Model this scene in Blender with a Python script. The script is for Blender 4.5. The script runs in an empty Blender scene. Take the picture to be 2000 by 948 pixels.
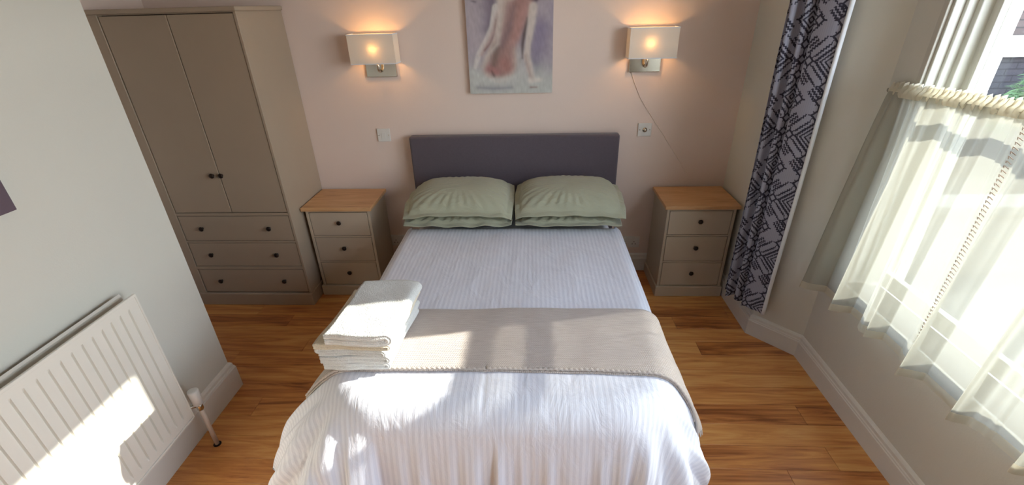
import bpy, bmesh, math, random
import numpy as np
from mathutils import Vector, Matrix
random.seed(7); rng = np.random.default_rng(7)
C = bpy.context.scene.collection
S = bpy.context.scene

# ------------------------------------------------------------------ camera
HC, FPX = 1.7955, 887.89
pi_, ya, ro = map(math.radians, (27.497, -3.102, 1.522))
fw = Vector((math.sin(ya)*math.cos(pi_), math.cos(ya)*math.cos(pi_), -math.sin(pi_)))
rt = Vector((math.cos(ya), -math.sin(ya), 0)); dn = fw.cross(rt)
r2 = rt*math.cos(ro) + dn*math.sin(ro); d2 = -rt*math.sin(ro) + dn*math.cos(ro)
cd = bpy.data.cameras.new('camera'); cam = bpy.data.objects.new('camera', cd); C.objects.link(cam)
cam.matrix_world = Matrix.Translation((0, 0, HC)) @ Matrix((r2, -d2, -fw)).transposed().to_4x4()
cd.sensor_width = 36; cd.sensor_fit = 'HORIZONTAL'; cd.lens = FPX/2000*36; cd.clip_start = .02; cd.clip_end = 200
S.camera = cam
# ------------------------------------------------------------------ world, sun, daylight
S.view_settings.view_transform = 'Standard'; S.view_settings.look = 'None'
S.view_settings.gamma = 1; S.view_settings.use_curve_mapping = False
S.view_settings.exposure = 0.38
SKY, SUN = 10.5, 12.0
w = bpy.data.worlds.new('world'); S.world = w; w.use_nodes = True
bg = w.node_tree.nodes['Background']
tc = w.node_tree.nodes.new('ShaderNodeTexCoord'); sx = w.node_tree.nodes.new('ShaderNodeSeparateXYZ')
cr = w.node_tree.nodes.new('ShaderNodeValToRGB')
w.node_tree.links.new(tc.outputs['Generated'], sx.inputs[0]); w.node_tree.links.new(sx.outputs[2], cr.inputs[0])
cr.color_ramp.elements[0].color = (.95, .97, 1, 1); cr.color_ramp.elements[1].color = (.42, .62, 1, 1)
w.node_tree.links.new(cr.outputs[0], bg.inputs[0]); bg.inputs[1].default_value = SKY
sd = bpy.data.lights.new('sun', 'SUN'); sd.energy = SUN; sd.angle = math.radians(.6); sd.color = (1, .95, .86)
so = bpy.data.objects.new('sun', sd); C.objects.link(so)
so.rotation_euler = Vector((-1, -.2, -.503)).to_track_quat('-Z', 'Y').to_euler()
def area(name, loc, direction, sx_, sy_, power, col):
    a = bpy.data.lights.new(name, 'AREA'); a.shape = 'RECTANGLE'; a.size = sx_; a.size_y = sy_; a.energy = power; a.color = col
    o = bpy.data.objects.new(name, a); C.objects.link(o); o.location = loc
    o.rotation_euler = Vector(direction).to_track_quat('-Z', 'Y').to_euler(); return o

# sampling aid only: tells the renderer where the sky enters (gives no light of its own)
for yc, wd_ in ((1.2, 1.4), (-.1, 1.0)):
    pt = area('window_portal', (1.74, yc, 1.4), (-1, 0, 0), wd_, 1.9, 1, (1, 1, 1)); pt.data.cycles.is_portal = True

# ------------------------------------------------------------------ materials
def L(c): return tuple((v/12.92 if v <= .04045 else ((v+.055)/1.055)**2.4) for v in [q/255 for q in c]) + (1,)
class N:
    def __init__(s, name):
        s.m = bpy.data.materials.new(name); s.m.use_nodes = True; s.t = s.m.node_tree
        s.b = s.t.nodes['Principled BSDF']; s.out = s.t.nodes['Material Output']
    def n(s, t, **k):
        x = s.t.nodes.new('ShaderNode'+t)
        for a, v in k.items():
            if a in x.inputs.keys(): x.inputs[a].default_value = v
            else: setattr(x, a, v)
        return x
    def l(s, a, b): s.t.links.new(a, b)
    def math(s, op, a, b=None):
        x = s.n('Math', operation=op)
        for i, q in enumerate((a, b)):
            if q is None: continue
            if isinstance(q, (int, float)): x.inputs[i].default_value = q
            else: s.l(q, x.inputs[i])
        return x.outputs[0]
    def bump(s, h, st, dist=.01, prev=None):
        x = s.n('Bump'); x.inputs['Strength'].default_value = st; x.inputs['Distance'].default_value = dist
        s.l(h, x.inputs['Height'])
        if prev: s.l(prev, x.inputs['Normal'])
        return x.outputs[0]
def mat(name, col, rough=.6, metal=0, noise=0, nscale=20, bump=0, bscale=200, stretch=(1, 1, 1), sheen=0, spec=.5, coords='Object'):
    s = N(name); b = s.b
    b.inputs['Roughness'].default_value = rough; b.inputs['Metallic'].default_value = metal
    b.inputs['Specular IOR Level'].default_value = spec
    b.inputs['Sheen Weight'].default_value = sheen
    tc = s.n('TexCoord'); mp = s.n('Mapping'); s.l(tc.outputs[coords], mp.inputs[0]); mp.inputs['Scale'].default_value = stretch
    c = L(col)
    nz = s.n('TexNoise'); nz.inputs['Scale'].default_value = nscale; nz.inputs['Detail'].default_value = 4; s.l(mp.outputs[0], nz.inputs[0])
    mx = s.n('MixRGB'); mx.blend_type = 'MIX'
    mx.inputs[1].default_value = tuple(max(0, v*(1-noise)) for v in c[:3])+(1,); mx.inputs[2].default_value = tuple(min(1, v*(1+noise)) for v in c[:3])+(1,)
    s.l(nz.outputs[0], mx.inputs[0]); s.l(mx.outputs[0], b.inputs['Base Color'])
    if bump:
        n2 = s.n('TexNoise'); n2.inputs['Scale'].default_value = bscale; n2.inputs['Detail'].default_value = 3; s.l(mp.outputs[0], n2.inputs[0])
        s.l(s.bump(n2.outputs[0], bump, .004), b.inputs['Normal'])
    return s.m
M = {}
M['wall'] = mat('wall_paint_white', (210, 208, 198), .85, noise=.03, nscale=3, bump=.12, bscale=160)
M['blush'] = mat('wall_paint_blush', (230, 211, 200), .85, noise=.03, nscale=3, bump=.12, bscale=160)
M['taupe'] = mat('rear_wall_low_bounce', (122, 108, 94), .9)  # unseen rear wall, coloured dark to cut its bounce light
M['ceiling'] = mat('ceiling_paint', (235, 234, 230), .9, noise=.02, bump=.05)
M['trim'] = mat('trim_gloss_white', (222, 219, 212), .35, noise=.02)
M['frame'] = mat('window_paint', (196, 194, 184), .4, noise=.02)
M['cabinet'] = mat('cabinet_paint', (188, 173, 153), .5, noise=.03, nscale=6, bump=.04, bscale=120)
M['wardrobe'] = mat('cabinet_paint_shaded', (172, 155, 135), .5, noise=.03, nscale=6, bump=.04, bscale=120)  # same paint as the chests, darkened to put the alcove shade into the colour
M['gap'] = mat('dark_gap_shade', (70, 58, 46), .8)  # dark tone standing in for the shade inside narrow gaps
M['knob'] = mat('knob_bronze', (52, 42, 38), .32, metal=.7)
M['chrome'] = mat('brushed_nickel', (200, 195, 185), .16, metal=1)
M['plastic'] = mat('white_plastic', (222, 220, 216), .35)
M['dark'] = mat('dark_slot', (50, 46, 44), .6)
M['rad'] = mat('radiator_enamel', (226, 222, 212), .35, noise=.01)
M['pipe'] = mat('painted_pipe', (214, 198, 184), .4)
M['headboard'] = mat('headboard_fabric', (92, 83, 92), .95, noise=.12, nscale=90, bump=.5, bscale=700, sheen=.3)
M['bedbase'] = mat('bed_base_fabric', (150, 146, 140), .9)
M['sheet'] = mat('sheet_white', (226, 226, 230), .85, noise=.02, bump=.1, bscale=40)
M['purple'] = mat('purple_canvas', (98, 82, 92), .8, noise=.2, nscale=8)
M['canvasedge'] = mat('canvas_edge', (205, 196, 190), .8)
M['outwhite'] = mat('exterior_white_render', (240, 240, 238), .8, noise=.02)
M['tarmac'] = mat('paving', (84, 82, 76), .9, noise=.2)
M['cable'] = mat('white_cable', (236, 220, 208), .5)
M['lining'] = mat('curtain_lining', (226, 230, 236), .8)

def pillow_mat():
    s = N('pillow_linen'); b = s.b; b.inputs['Roughness'].default_value = .9; b.inputs['Sheen Weight'].default_value = .2
    tc = s.n('TexCoord'); n1 = s.n('TexNoise'); n1.inputs['Scale'].default_value = 5; n1.inputs['Detail'].default_value = 5; s.l(tc.outputs['Object'], n1.inputs[0])
    mx = s.n('MixRGB'); mx.inputs[1].default_value = L((160, 161, 138)); mx.inputs[2].default_value = L((176, 176, 153)); s.l(n1.outputs[0], mx.inputs[0]); s.l(mx.outputs[0], b.inputs['Base Color'])
    mp = s.n('Mapping'); mp.inputs['Scale'].default_value = (1, 3, 1); s.l(tc.outputs['Object'], mp.inputs[0])
    n2 = s.n('TexNoise'); n2.inputs['Scale'].default_value = 9; n2.inputs['Detail'].default_value = 5; n2.inputs['Distortion'].default_value = .8; s.l(mp.outputs[0], n2.inputs[0])
    n3 = s.n('TexNoise'); n3.inputs['Scale'].default_value = 500; s.l(tc.outputs['Object'], n3.inputs[0])
    s.l(s.bump(n3.outputs[0], .25, .002, s.bump(n2.outputs[0], .5, .02)), b.inputs['Normal']); return s.m
M['pillow'] = pillow_mat()

def duvet_mat():
    s = N('duvet_sateen'); b = s.b
    uv = s.n('UVMap'); sp = s.n('SeparateXYZ'); s.l(uv.outputs[0], sp.inputs[0])
    st = s.math('SINE', s.math('MULTIPLY', sp.outputs[0], 2*math.pi/.021))
    st = s.math('MULTIPLY', st, 5); cl = s.n('Clamp'); s.l(st, cl.inputs[0]); cl.inputs[1].default_value = -1; cl.inputs[2].default_value = 1
    k = s.math('MULTIPLY_ADD', cl.outputs[0], .5); s.t.nodes[-1].inputs[2].default_value = .5
    mx = s.n('MixRGB'); mx.inputs[1].default_value = L((218, 219, 229)); mx.inputs[2].default_value = L((228, 229, 238)); s.l(k, mx.inputs[0]); s.l(mx.outputs[0], b.inputs['Base Color'])
    rr = s.math('MULTIPLY_ADD', k, -.25); s.t.nodes[-1].inputs[2].default_value = .75; s.l(rr, b.inputs['Roughness'])
    n2 = s.n('TexNoise'); n2.inputs['Scale'].default_value = 7; n2.inputs['Detail'].default_value = 6; n2.inputs['Distortion'].default_value = 1.2
    mp = s.n('Mapping'); mp.inputs['Scale'].default_value = (1.6, .7, 1); s.l(uv.outputs[0], mp.inputs[0]); s.l(mp.outputs[0], n2.inputs[0])
    s.l(s.bump(k, .12, .003, s.bump(n2.outputs[0], .35, .02)), b.inputs['Normal']); b.inputs['Sheen Weight'].default_value = .1
    return s.m
M['duvet'] = duvet_mat()
def throw_mat(name='throw_weave', a=(170, 157, 147), c=(204, 192, 184)):
    s = N(name); b = s.b; b.inputs['Roughness'].default_value = .95; b.inputs['Sheen Weight'].default_value = .2
    uv = s.n('UVMap'); sp = s.n('SeparateXYZ'); s.l(uv.outputs[0], sp.inputs[0])
    zz = s.math('MULTIPLY', s.math('PINGPONG', sp.outputs[1], .006), 1.0)
    w1 = s.math('SINE', s.math('MULTIPLY', s.math('ADD', sp.outputs[0], zz), 2*math.pi/.007))
    n2 = s.n('TexNoise'); n2.inputs['Scale'].default_value = 1; n2.inputs['Detail'].default_value = 5
    mp = s.n('Mapping'); mp.inputs['Scale'].default_value = (16, 150, 1); s.l(uv.outputs[0], mp.inputs[0]); s.l(mp.outputs[0], n2.inputs[0])
    f = s.math('ADD', s.math('MULTIPLY', w1, .22), n2.outputs[0])
    mx = s.n('MixRGB'); mx.inputs[1].default_value = L(a); mx.inputs[2].default_value = L(c); s.l(f, mx.inputs[0]); s.l(mx.outputs[0], b.inputs['Base Color'])
    s.l(s.bump(f, .6, .004), b.inputs['Normal']); return s.m
M['throw'] = throw_mat()
def towel_mat(name, col):
    s = N(name); b = s.b; b.inputs['Roughness'].default_value = 1; b.inputs['Sheen Weight'].default_value = .3
    b.inputs['Base Color'].default_value = L(col)
    tc = s.n('TexCoord'); n1 = s.n('TexNoise'); n1.inputs['Scale'].default_value = 260; n1.inputs['Detail'].default_value = 3; s.l(tc.outputs['Object'], n1.inputs[0])
    n2 = s.n('TexNoise'); n2.inputs['Scale'].default_value = 22; n2.inputs['Detail'].default_value = 4; s.l(tc.outputs['Object'], n2.inputs[0])
    s.l(s.bump(n1.outputs[0], .8, .006, s.bump(n2.outputs[0], .4, .02)), b.inputs['Normal']); return s.m
M['towel'] = towel_mat('towel_white', (222, 222, 218)); M['mat'] = towel_mat('bath_mat_cream', (226, 214, 190))

def wood(name, cols, scale=1, rough=.35, per_obj=True, along=0, bumpst=.08):
    s = N(name); b = s.b
    tc = s.n('TexCoord'); oi = s.n('ObjectInfo'); mp = s.n('Mapping')
    sc = [9*scale, 9*scale, 9*scale]; sc[along] = .9*scale; mp.inputs['Scale'].default_value = sc
    ad = s.n('VectorMath', operation='ADD'); s.l(tc.outputs['Object'], ad.inputs[0])
    if per_obj:
        cmb = s.n('CombineXYZ'); r = s.math('MULTIPLY', oi.outputs['Random'], 37.)
        for i in range(3): s.l(r, cmb.inputs[i])
        s.l(cmb.outputs[0], ad.inputs[1])
    s.l(ad.outputs[0], mp.inputs[0])
    n1 = s.n('TexNoise'); n1.inputs['Scale'].default_value = 1.6; n1.inputs['Detail'].default_value = 8; n1.inputs['Distortion'].default_value = 1.6; n1.inputs['Roughness'].default_value = .6; s.l(mp.outputs[0], n1.inputs[0])
    mp2 = s.n('Mapping'); sc2 = [60*scale]*3; sc2[along] = 2.5*scale; mp2.inputs['Scale'].default_value = sc2; s.l(ad.outputs[0], mp2.inputs[0])
    n2 = s.n('TexNoise'); n2.inputs['Scale'].default_value = 1.5; n2.inputs['Detail'].default_value = 5; s.l(mp2.outputs[0], n2.inputs[0])
    f = s.math('ADD', n1.outputs[0], s.math('MULTIPLY', s.math('SUBTRACT', n2.outputs[0], .5), .35))
    if per_obj: f = s.math('ADD', f, s.math('MULTIPLY', s.math('SUBTRACT', oi.outputs['Random'], .5), .22))
    cr = s.n('ValToRGB'); e = cr.color_ramp.elements; e[0].position = .25; e[0].color = L(cols[0]); e[1].position = .72; e[1].color = L(cols[-1])
    for i, c in enumerate(cols[1:-1]):
        k = cr.color_ramp.elements.new(.25+.47*(i+1)/(len(cols)-1)); k.color = L(c)
    s.l(f, cr.inputs[0]); s.l(cr.outputs[0], b.inputs['Base Color'])
    b.inputs['Roughness'].default_value = rough; b.inputs['Specular IOR Level'].default_value = .5
    s.l(s.bump(n2.outputs[0], bumpst, .002), b.inputs['Normal']); return s.m
M['floor'] = wood('oak_laminate', [(142, 82, 42), (194, 124, 68), (218, 152, 86), (230, 174, 106)], rough=.3)
M['oak'] = wood('oak_top', [(176, 128, 84), (204, 156, 108), (216, 172, 124)], rough=.4, per_obj=False, scale=1.3)

def vcol(name, rough=.8, bump=0, bscale=400, sheen=0):
    s = N(name); a = s.n('VertexColor'); a.layer_name = 'Col'; s.l(a.outputs[0], s.b.inputs['Base Color']); s.b.inputs['Roughness'].default_value = rough
    if bump:
        tc = s.n('TexCoord'); n = s.n('TexNoise'); n.inputs['Scale'].default_value = bscale; s.l(tc.outputs['Object'], n.inputs[0]); s.l(s.bump(n.outputs[0], bump, .003), s.b.inputs['Normal'])
    return s.m
M['canvas'] = vcol('painted_canvas', .7, .3, 500); M['ikat'] = vcol('woven_print', .9, .3, 600)

def sheer_mat(name, col, transp, tl):
    s = N(name); t = s.t; tr = s.n('BsdfTransparent'); tl_ = s.n('BsdfTranslucent'); df = s.n('BsdfDiffuse')
    tr.inputs[0].default_value = (.97, .98, .96, 1); tl_.inputs[0].default_value = L(col); df.inputs[0].default_value = L(col)
    lw = s.n('LayerWeight'); lw.inputs[0].default_value = .35
    m1 = s.n('MixShader'); m1.inputs[0].default_value = tl; s.l(df.outputs[0], m1.inputs[1]); s.l(tl_.outputs[0], m1.inputs[2])
    k = s.math('MULTIPLY', s.math('SUBTRACT', 1., lw.outputs['Facing']), transp)
    m2 = s.n('MixShader'); s.l(k, m2.inputs[0]); s.l(m1.outputs[0], m2.inputs[1]); s.l(tr.outputs[0], m2.inputs[2])
    s.l(m2.outputs[0], s.out.inputs[0]); return s.m
M['sheer'] = sheer_mat('sheer_voile', (176, 174, 162), .20, .30)
M['sheerhem'] = sheer_mat('sheer_hem', (232, 226, 208), .12, .45)
M['shade'] = sheer_mat('lamp_shade_fabric', (238, 232, 222), .0, .22)
def glass():
    s = N('window_glass'); tr = s.n('BsdfTransparent'); gl = s.n('BsdfGlossy'); gl.inputs['Roughness'].default_value = 0; lw = s.n('LayerWeight'); lw.inputs[0].default_value = .5; k = s.math('ADD', s.math('MULTIPLY', s.math('POWER', lw.outputs['Facing'], 5), .9), .035)
    tr.inputs[0].default_value = (.96, .98, .97, 1)
    m = s.n('MixShader'); s.l(k, m.inputs[0]); s.l(tr.outputs[0], m.inputs[1]); s.l(gl.outputs[0], m.inputs[2]); s.l(m.outputs[0], s.out.inputs[0]); return s.m
M['glass'] = glass()
def emis(name, col, st):
    s = N(name); s.b.inputs['Emission Color'].default_value = L(col); s.b.inputs['Emission Strength'].default_value = st; s.b.inputs['Base Color'].default_value = L(col); return s.m
M['bulb'] = emis('warm_bulb', (255, 205, 140), 4)
def slate(name, a, c, sx_, sz_):
    s = N(name); tc = s.n('TexCoord'); mp = s.n('Mapping'); mp.inputs['Rotation'].default_value = (math.pi/2, 0, 0); s.l(tc.outputs['Object'], mp.inputs[0])
    br = s.n('TexBrick'); br.inputs['Scale'].default_value = 1; br.inputs['Brick Width'].default_value = sx_; br.inputs['Row Height'].default_value = sz_; br.inputs['Mortar Size'].default_value = .008
    br.inputs['Color1'].default_value = L(a); br.inputs['Color2'].default_value = L(c); br.inputs['Mortar'].default_value = L(tuple(q*.6 for q in a)); s.l(mp.outputs[0], br.inputs[0]); s.l(br.outputs[0], s.b.inputs['Base Color']); s.b.inputs['Roughness'].default_value = .9; return s.m
M['slate'] = slate('dark_brickwork', (44, 42, 48), (58, 53, 56), .22, .075)
M['tile'] = slate('brown_roof_tiles', (60, 48, 45), (74, 60, 56), .2, .08)
M['leaf'] = mat('foliage', (58, 84, 40), .7, noise=.35, nscale=6)
M['stone'] = mat('stone_coping', (104, 100, 92), .9, noise=.15)

# ------------------------------------------------------------------ mesh helpers
def obj(name, me, m=None, parent=None, smooth=False, auto=None):
    if isinstance(me, bmesh.types.BMesh):
        bm = me; me = bpy.data.meshes.new(name); bm.to_mesh(me); bm.free()
    o = bpy.data.objects.new(name, me); C.objects.link(o)
    if m is not None and not me.materials:
        for q in (m if isinstance(m, (list, tuple)) else [m]): me.materials.append(M[q] if isinstance(q, str) else q)
    if smooth: me.polygons.foreach_set('use_smooth', [True]*len(me.polygons))
    if parent is not None: o.parent = parent; o.matrix_parent_inverse = Matrix.Translation(-Vector(parent.location))
    return o
def thing(name, label, cat, loc=(0, 0, 0), group=None):
    o = bpy.data.objects.new(name, None); C.objects.link(o); o.location = loc; o.empty_display_size = .05
    o['label'] = label; o['category'] = cat
    if group: o['group'] = group
    return o
def tag(o, label, cat, group=None):
    o['label'] = label; o['category'] = cat
    if group: o['group'] = group
    return o
def struct(name, me, m, smooth=False, label=None):
    o = obj(name, me, m, smooth=smooth); o['kind'] = 'structure'
    if label: o['label'] = label
    return o
def box(bm, a, b, bev=0, seg=2):
    a, b = [min(x, y) for x, y in zip(a, b)], [max(x, y) for x, y in zip(a, b)]
    t = bmesh.new(); bmesh.ops.create_cube(t, size=1)
    for v in t.verts: v.co = Vector([(a[i]+b[i])/2+v.co[i]*(b[i]-a[i]) for i in range(3)])
    if bev: bmesh.ops.bevel(t, geom=t.edges[:], offset=bev, segments=seg, profile=.5, affect='EDGES')
    me = bpy.data.meshes.new('t'); t.to_mesh(me); t.free(); bm.from_mesh(me); bpy.data.meshes.remove(me); return bm
def B(*boxes, bev=0, seg=2):
    bm = bmesh.new()
    for a, b in boxes: box(bm, a, b, bev, seg)
    return bm
def tube(bm, pts, r, n=10, caps=True, closed=False):
    pts = [Vector(p) for p in pts]; rings = []; rr = r if isinstance(r, (list, tuple)) else [r]*len(pts)
    up = None
    for i, p in enumerate(pts):
        t = (pts[min(i+1, len(pts)-1)]-pts[max(i-1, 0)]).normalized()
        if up is None: up = t.orthogonal().normalized()
        up = (up-t*up.dot(t)).normalized(); s = t.cross(up)
        rings.append([bm.verts.new(p+rr[i]*(up*math.cos(a)+s*math.sin(a))) for a in [2*math.pi*k/n for k in range(n)]])
    for i in range(len(rings)-1):
        for k in range(n): bm.faces.new((rings[i][k], rings[i][(k+1) % n], rings[i+1][(k+1) % n], rings[i+1][k]))
    if caps: bm.faces.new(rings[0][::-1]); bm.faces.new(rings[-1])
    return bm
def lathe(bm, prof, origin, axis, n=20):
    axis = Vector(axis).normalized(); u = axis.orthogonal().normalized(); v = axis.cross(u); o = Vector(origin)
    rings = [[bm.verts.new(o+axis*h+r*(u*math.cos(a)+v*math.sin(a))) for a in [2*math.pi*k/n for k in range(n)]] for h, r in prof]
    for i in range(len(rings)-1):
        for k in range(n): bm.faces.new((rings[i][k], rings[i][(k+1) % n], rings[i+1][(k+1) % n], rings[i+1][k]))
    bm.faces.new(rings[-1]); bm.faces.new(rings[0][::-1]); return bm
def prism(bm, prof, path):
    """extrude closed 2-d profile (offset outwards, z) along a horizontal polyline of (point, outward mitre vector)"""
    rings = [[bm.verts.new((p[0]+m[0]*a, p[1]+m[1]*a, z)) for a, z in prof] for p, m in path]
    n = len(prof)
    for i in range(len(rings)-1):
        for k in range(n): bm.faces.new((rings[i][k], rings[i][(k+1) % n], rings[i+1][(k+1) % n], rings[i+1][k]))
    bm.faces.new(rings[0]); bm.faces.new(rings[-1][::-1]); bmesh.ops.recalc_face_normals(bm, faces=bm.faces[:]); return bm
def grid_mesh(name, P, uv=None, col=None, closed_u=False):
    """P: (nu,nv,3)"""
    nu, nv = P.shape[:2]; me = bpy.data.meshes.new(name)
    idx = np.arange(nu*nv).reshape(nu, nv)
    f = np.stack([idx[:-1, :-1], idx[1:, :-1], idx[1:, 1:], idx[:-1, 1:]], -1).reshape(-1, 4)
    me.vertices.add(nu*nv); me.vertices.foreach_set('co', P.reshape(-1).astype(np.float32))
    me.loops.add(f.size); me.loops.foreach_set('vertex_index', f.reshape(-1).astype(np.int32))
    me.polygons.add(len(f)); me.polygons.foreach_set('loop_start', np.arange(0, f.size, 4, dtype=np.int32))
    me.update(calc_edges=True)
    if uv is not None:
        l = me.uv_layers.new(name='UVMap'); l.data.foreach_set('uv', uv.reshape(-1, 2)[f.reshape(-1)].reshape(-1).astype(np.float32))
    if col is not None:
        a = me.color_attributes.new('Col', 'FLOAT_COLOR', 'POINT'); a.data.foreach_set('color', np.concatenate([col.reshape(-1, 3), np.ones((nu*nv, 1))], 1).reshape(-1).astype(np.float32))
    me.polygons.foreach_set('use_smooth', [True]*len(f)); me.validate(); return me
def shell(P, t):
    """close a sheet (nu,nv,3) to a slab: returns grid wrapping top and bottom"""
    du = np.gradient(P, axis=0); dv = np.gradient(P, axis=1); n = np.cross(du, dv); n /= np.linalg.norm(n, axis=2, keepdims=True)+1e-9
    return P+n*t, n
def noise2(u, v, seed, sc, n=5):
    r = np.random.default_rng(seed); o = 0
    for k in range(n):
        a = r.uniform(0, 2*math.pi); f = sc*r.uniform(.5, 1.6); ph = r.uniform(0, 6.3)
        o = o+np.sin((u*math.cos(a)+v*math.sin(a))*f+ph+1.3*np.sin((u*math.sin(a)-v*math.cos(a))*f*.6+ph*2))
    return o/n

# ------------------------------------------------------------------ room shell
YB = 3.007; XL = -1.604; YL = 1.757; ZC = 2.55
struct('wall_back', B(((-2.5, YB, -.05), (1.45, YB+.12, ZC))), 'blush')
struct('wall_left', B(((-2.5, -2., -.05), (XL, YL, ZC))), 'wall', label='white chimney breast wall the radiator hangs on')
struct('wall_alcove', B(((-2.5, YL, -.05), (-2.36, YB, ZC))), 'blush', label='side of the alcove behind the wardrobe')
struct('wall_rear', B(((XL, -2.1, -.05), (2.0, -1.95, ZC))), 'taupe')
struct('ceiling', B(((-2.5, -2.1, ZC), (2.0, YB+.12, ZC+.1))), 'ceiling')
def wallpoly(name, pts, m='wall', z0=-.05, z1=ZC, label=None):
    bm = bmesh.new(); lo = [bm.verts.new((x, y, z0)) for x, y in pts]; hi = [bm.verts.new((x, y, z1)) for x, y in pts]; n = len(pts)
    for i in range(n): bm.faces.new((lo[i], lo[(i+1) % n], hi[(i+1) % n], hi[i]))
    bm.faces.new(lo[::-1]); bm.faces.new(hi); bmesh.ops.recalc_face_normals(bm, faces=bm.faces[:]); return struct(name, bm, m, label=label)
wallpoly('wall_right', [(1.30, YB), (1.30, 2.26), (1.49, 2.06), (1.49, 1.93), (1.60, 1.93), (1.67, 1.93), (1.67, 1.868), (1.72, 1.868), (1.72, YB)], label='white wall and splayed bay return behind the curtain')
Y0W, ZS, ZH = .55, .58, 2.27
struct('wall_window', B(((1.49, Y0W-.06, -.05), (1.72, 1.93, ZS)), ((1.49, Y0W-.06, ZH), (1.72, 1.93, ZC)), ((1.49, .37, ZS), (1.72, Y0W-.06, ZH)), ((1.49, -1.95, ZS), (1.72, -.56, ZH)), ((1.49, -1.95, -.05), (1.72, Y0W-.06, ZS)), ((1.49, -1.95, ZH), (1.72, Y0W-.06, ZC))), 'wall')

# skirting boards: outward = into the room
def skirt(h): return [(0, 0), (.02, 0), (.02, h-.04), (.017, h-.036), (.017, h-.03), (.013, h-.026), (.012, h-.012), (.006, h-.004), (0, h)]
def base(name, pts, outs, h=.14): struct(name, prism(bmesh.new(), skirt(h), list(zip(pts, outs))), 'trim')
base('baseboard_back', [(-2.36, YB), (1.28, YB)], [(0, -1), (0, -1)])
k = 1/math.cos(math.radians(23)); 
base('baseboard_right', [(1.30, YB), (1.30, 2.26), (1.49, 2.06), (1.49, -1.95)], [(-1, 0), (-1, -.42), (-1, -.42), (-1, 0)], .137)
base('baseboard_left', [(XL, -1.95), (XL, YL), (-2.3, YL)], [(1, 0), (1, 1), (0, 1)], .172)

# floor: sub-floor and individually laid boards
fl = struct('floor', B(((-2.5, -2.1, -.06), (1.9, YB+.1, -.014))), 'gap')
pl_mesh = {}
y = YB; row = 0; cnt = 0
while y > .2:
    y0 = y-.12; x = -2.45-random.random()*.9
    while x < 1.45:
        ln = random.choice([.62, .86, 1.1, 1.38]); x1 = x+ln
        if x1 > -2.45 and cnt < 300:
            if ln not in pl_mesh:
                me = bpy.data.meshes.new('plank'); bm = B(((.0006, .0006, -.012), (ln-.0006, .1194, 0)), bev=.0009, seg=1); bm.to_mesh(me); bm.free(); me.materials.append(M['floor']); pl_mesh[ln] = me
            o = bpy.data.objects.new('plank', pl_mesh[ln]); C.objects.link(o); o.parent = fl; o.location = (x, y0, random.uniform(-.0004, 0)); cnt += 1
        x = x1
    y = y0; row += 1
r_ = obj('plank_field', B(((-2.4, -1.95, -.014), (1.45, y, 0))), 'floor', fl); r_['kind'] = 'stuff'

# ------------------------------------------------------------------ window
def window(nm_, lab, Y0, Y1):
    w_ = bpy.data.objects.new(nm_, None); C.objects.link(w_); w_['kind'] = 'structure'; w_['label'] = lab
    XW = 1.60
    obj('reveal_lining', B(((1.488, Y1-.025, ZS), (1.60, Y1, ZH)), ((1.488, Y0-.06, ZH-.025), (1.60, Y1, ZH)), ((1.488, Y0-.06, ZS), (1.60, Y0-.035, ZH)), bev=.003), 'frame', w_)
    obj('bead', B(((1.50, Y1-.037, ZS+.02), (1.512, Y1-.024, ZH-.02)), ((1.545, Y1-.037, ZS+.02), (1.56, Y1-.024, ZH-.02)), bev=.004), 'frame', w_)
    ZM = 1.445
    obj('sash_box', B(((XW-.012, Y1-.045, ZS), (XW+.07, Y1, ZH)), ((XW-.012, Y0-.06, ZS), (XW+.07, Y0-.02, ZH)), ((XW-.012, Y0-.06, ZH-.06), (XW+.07, Y1, ZH-.02)), bev=.003), 'frame', w_)
    for nm, x, z0, z1 in (('upper_sash', XW+.03, ZM-.03, ZH-.05), ('lower_sash', XW+.0, ZS+.03, ZM)):
        ss = obj(nm, B(((x, Y1-.07, z0), (x+.03, Y1-.03, z1)), ((x, Y0-.02, z0), (x+.03, Y0+.03, z1)), ((x, Y0, z1-.045), (x+.03, Y1-.05, z1)), ((x, Y0, z0), (x+.03, Y1-.05, z0+(.04 if nm[0] == 'u' else .07))), ((x-.002, Y1-.078, z0+.03), (x+.01, Y1-.068, z1-.03)), bev=.002), 'frame', w_)
        obj('glass_pane', B(((x+.013, Y0+.02, z0+.03), (x+.016, Y1-.065, z1-.03))), 'glass', ss)
    obj('window_sill', B(((1.482, Y0-.08, ZS-.03), (XW+.04, Y1, ZS)), bev=.006), 'frame', w_)
    obj('outer_sill', B(((XW+.06, Y0-.06, ZS-.08), (1.80, Y1-.06, ZS-.02)), bev=.004), 'stone', w_)
window('window_1', 'tall white painted sash window of the bay behind the sheer curtain', Y0W, 1.93)
window('added_window', 'unseen white sash window added nearer the photographer to let in sky light', -.50, .37)  # out of view, placed and sized for the daylight it lets in

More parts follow.
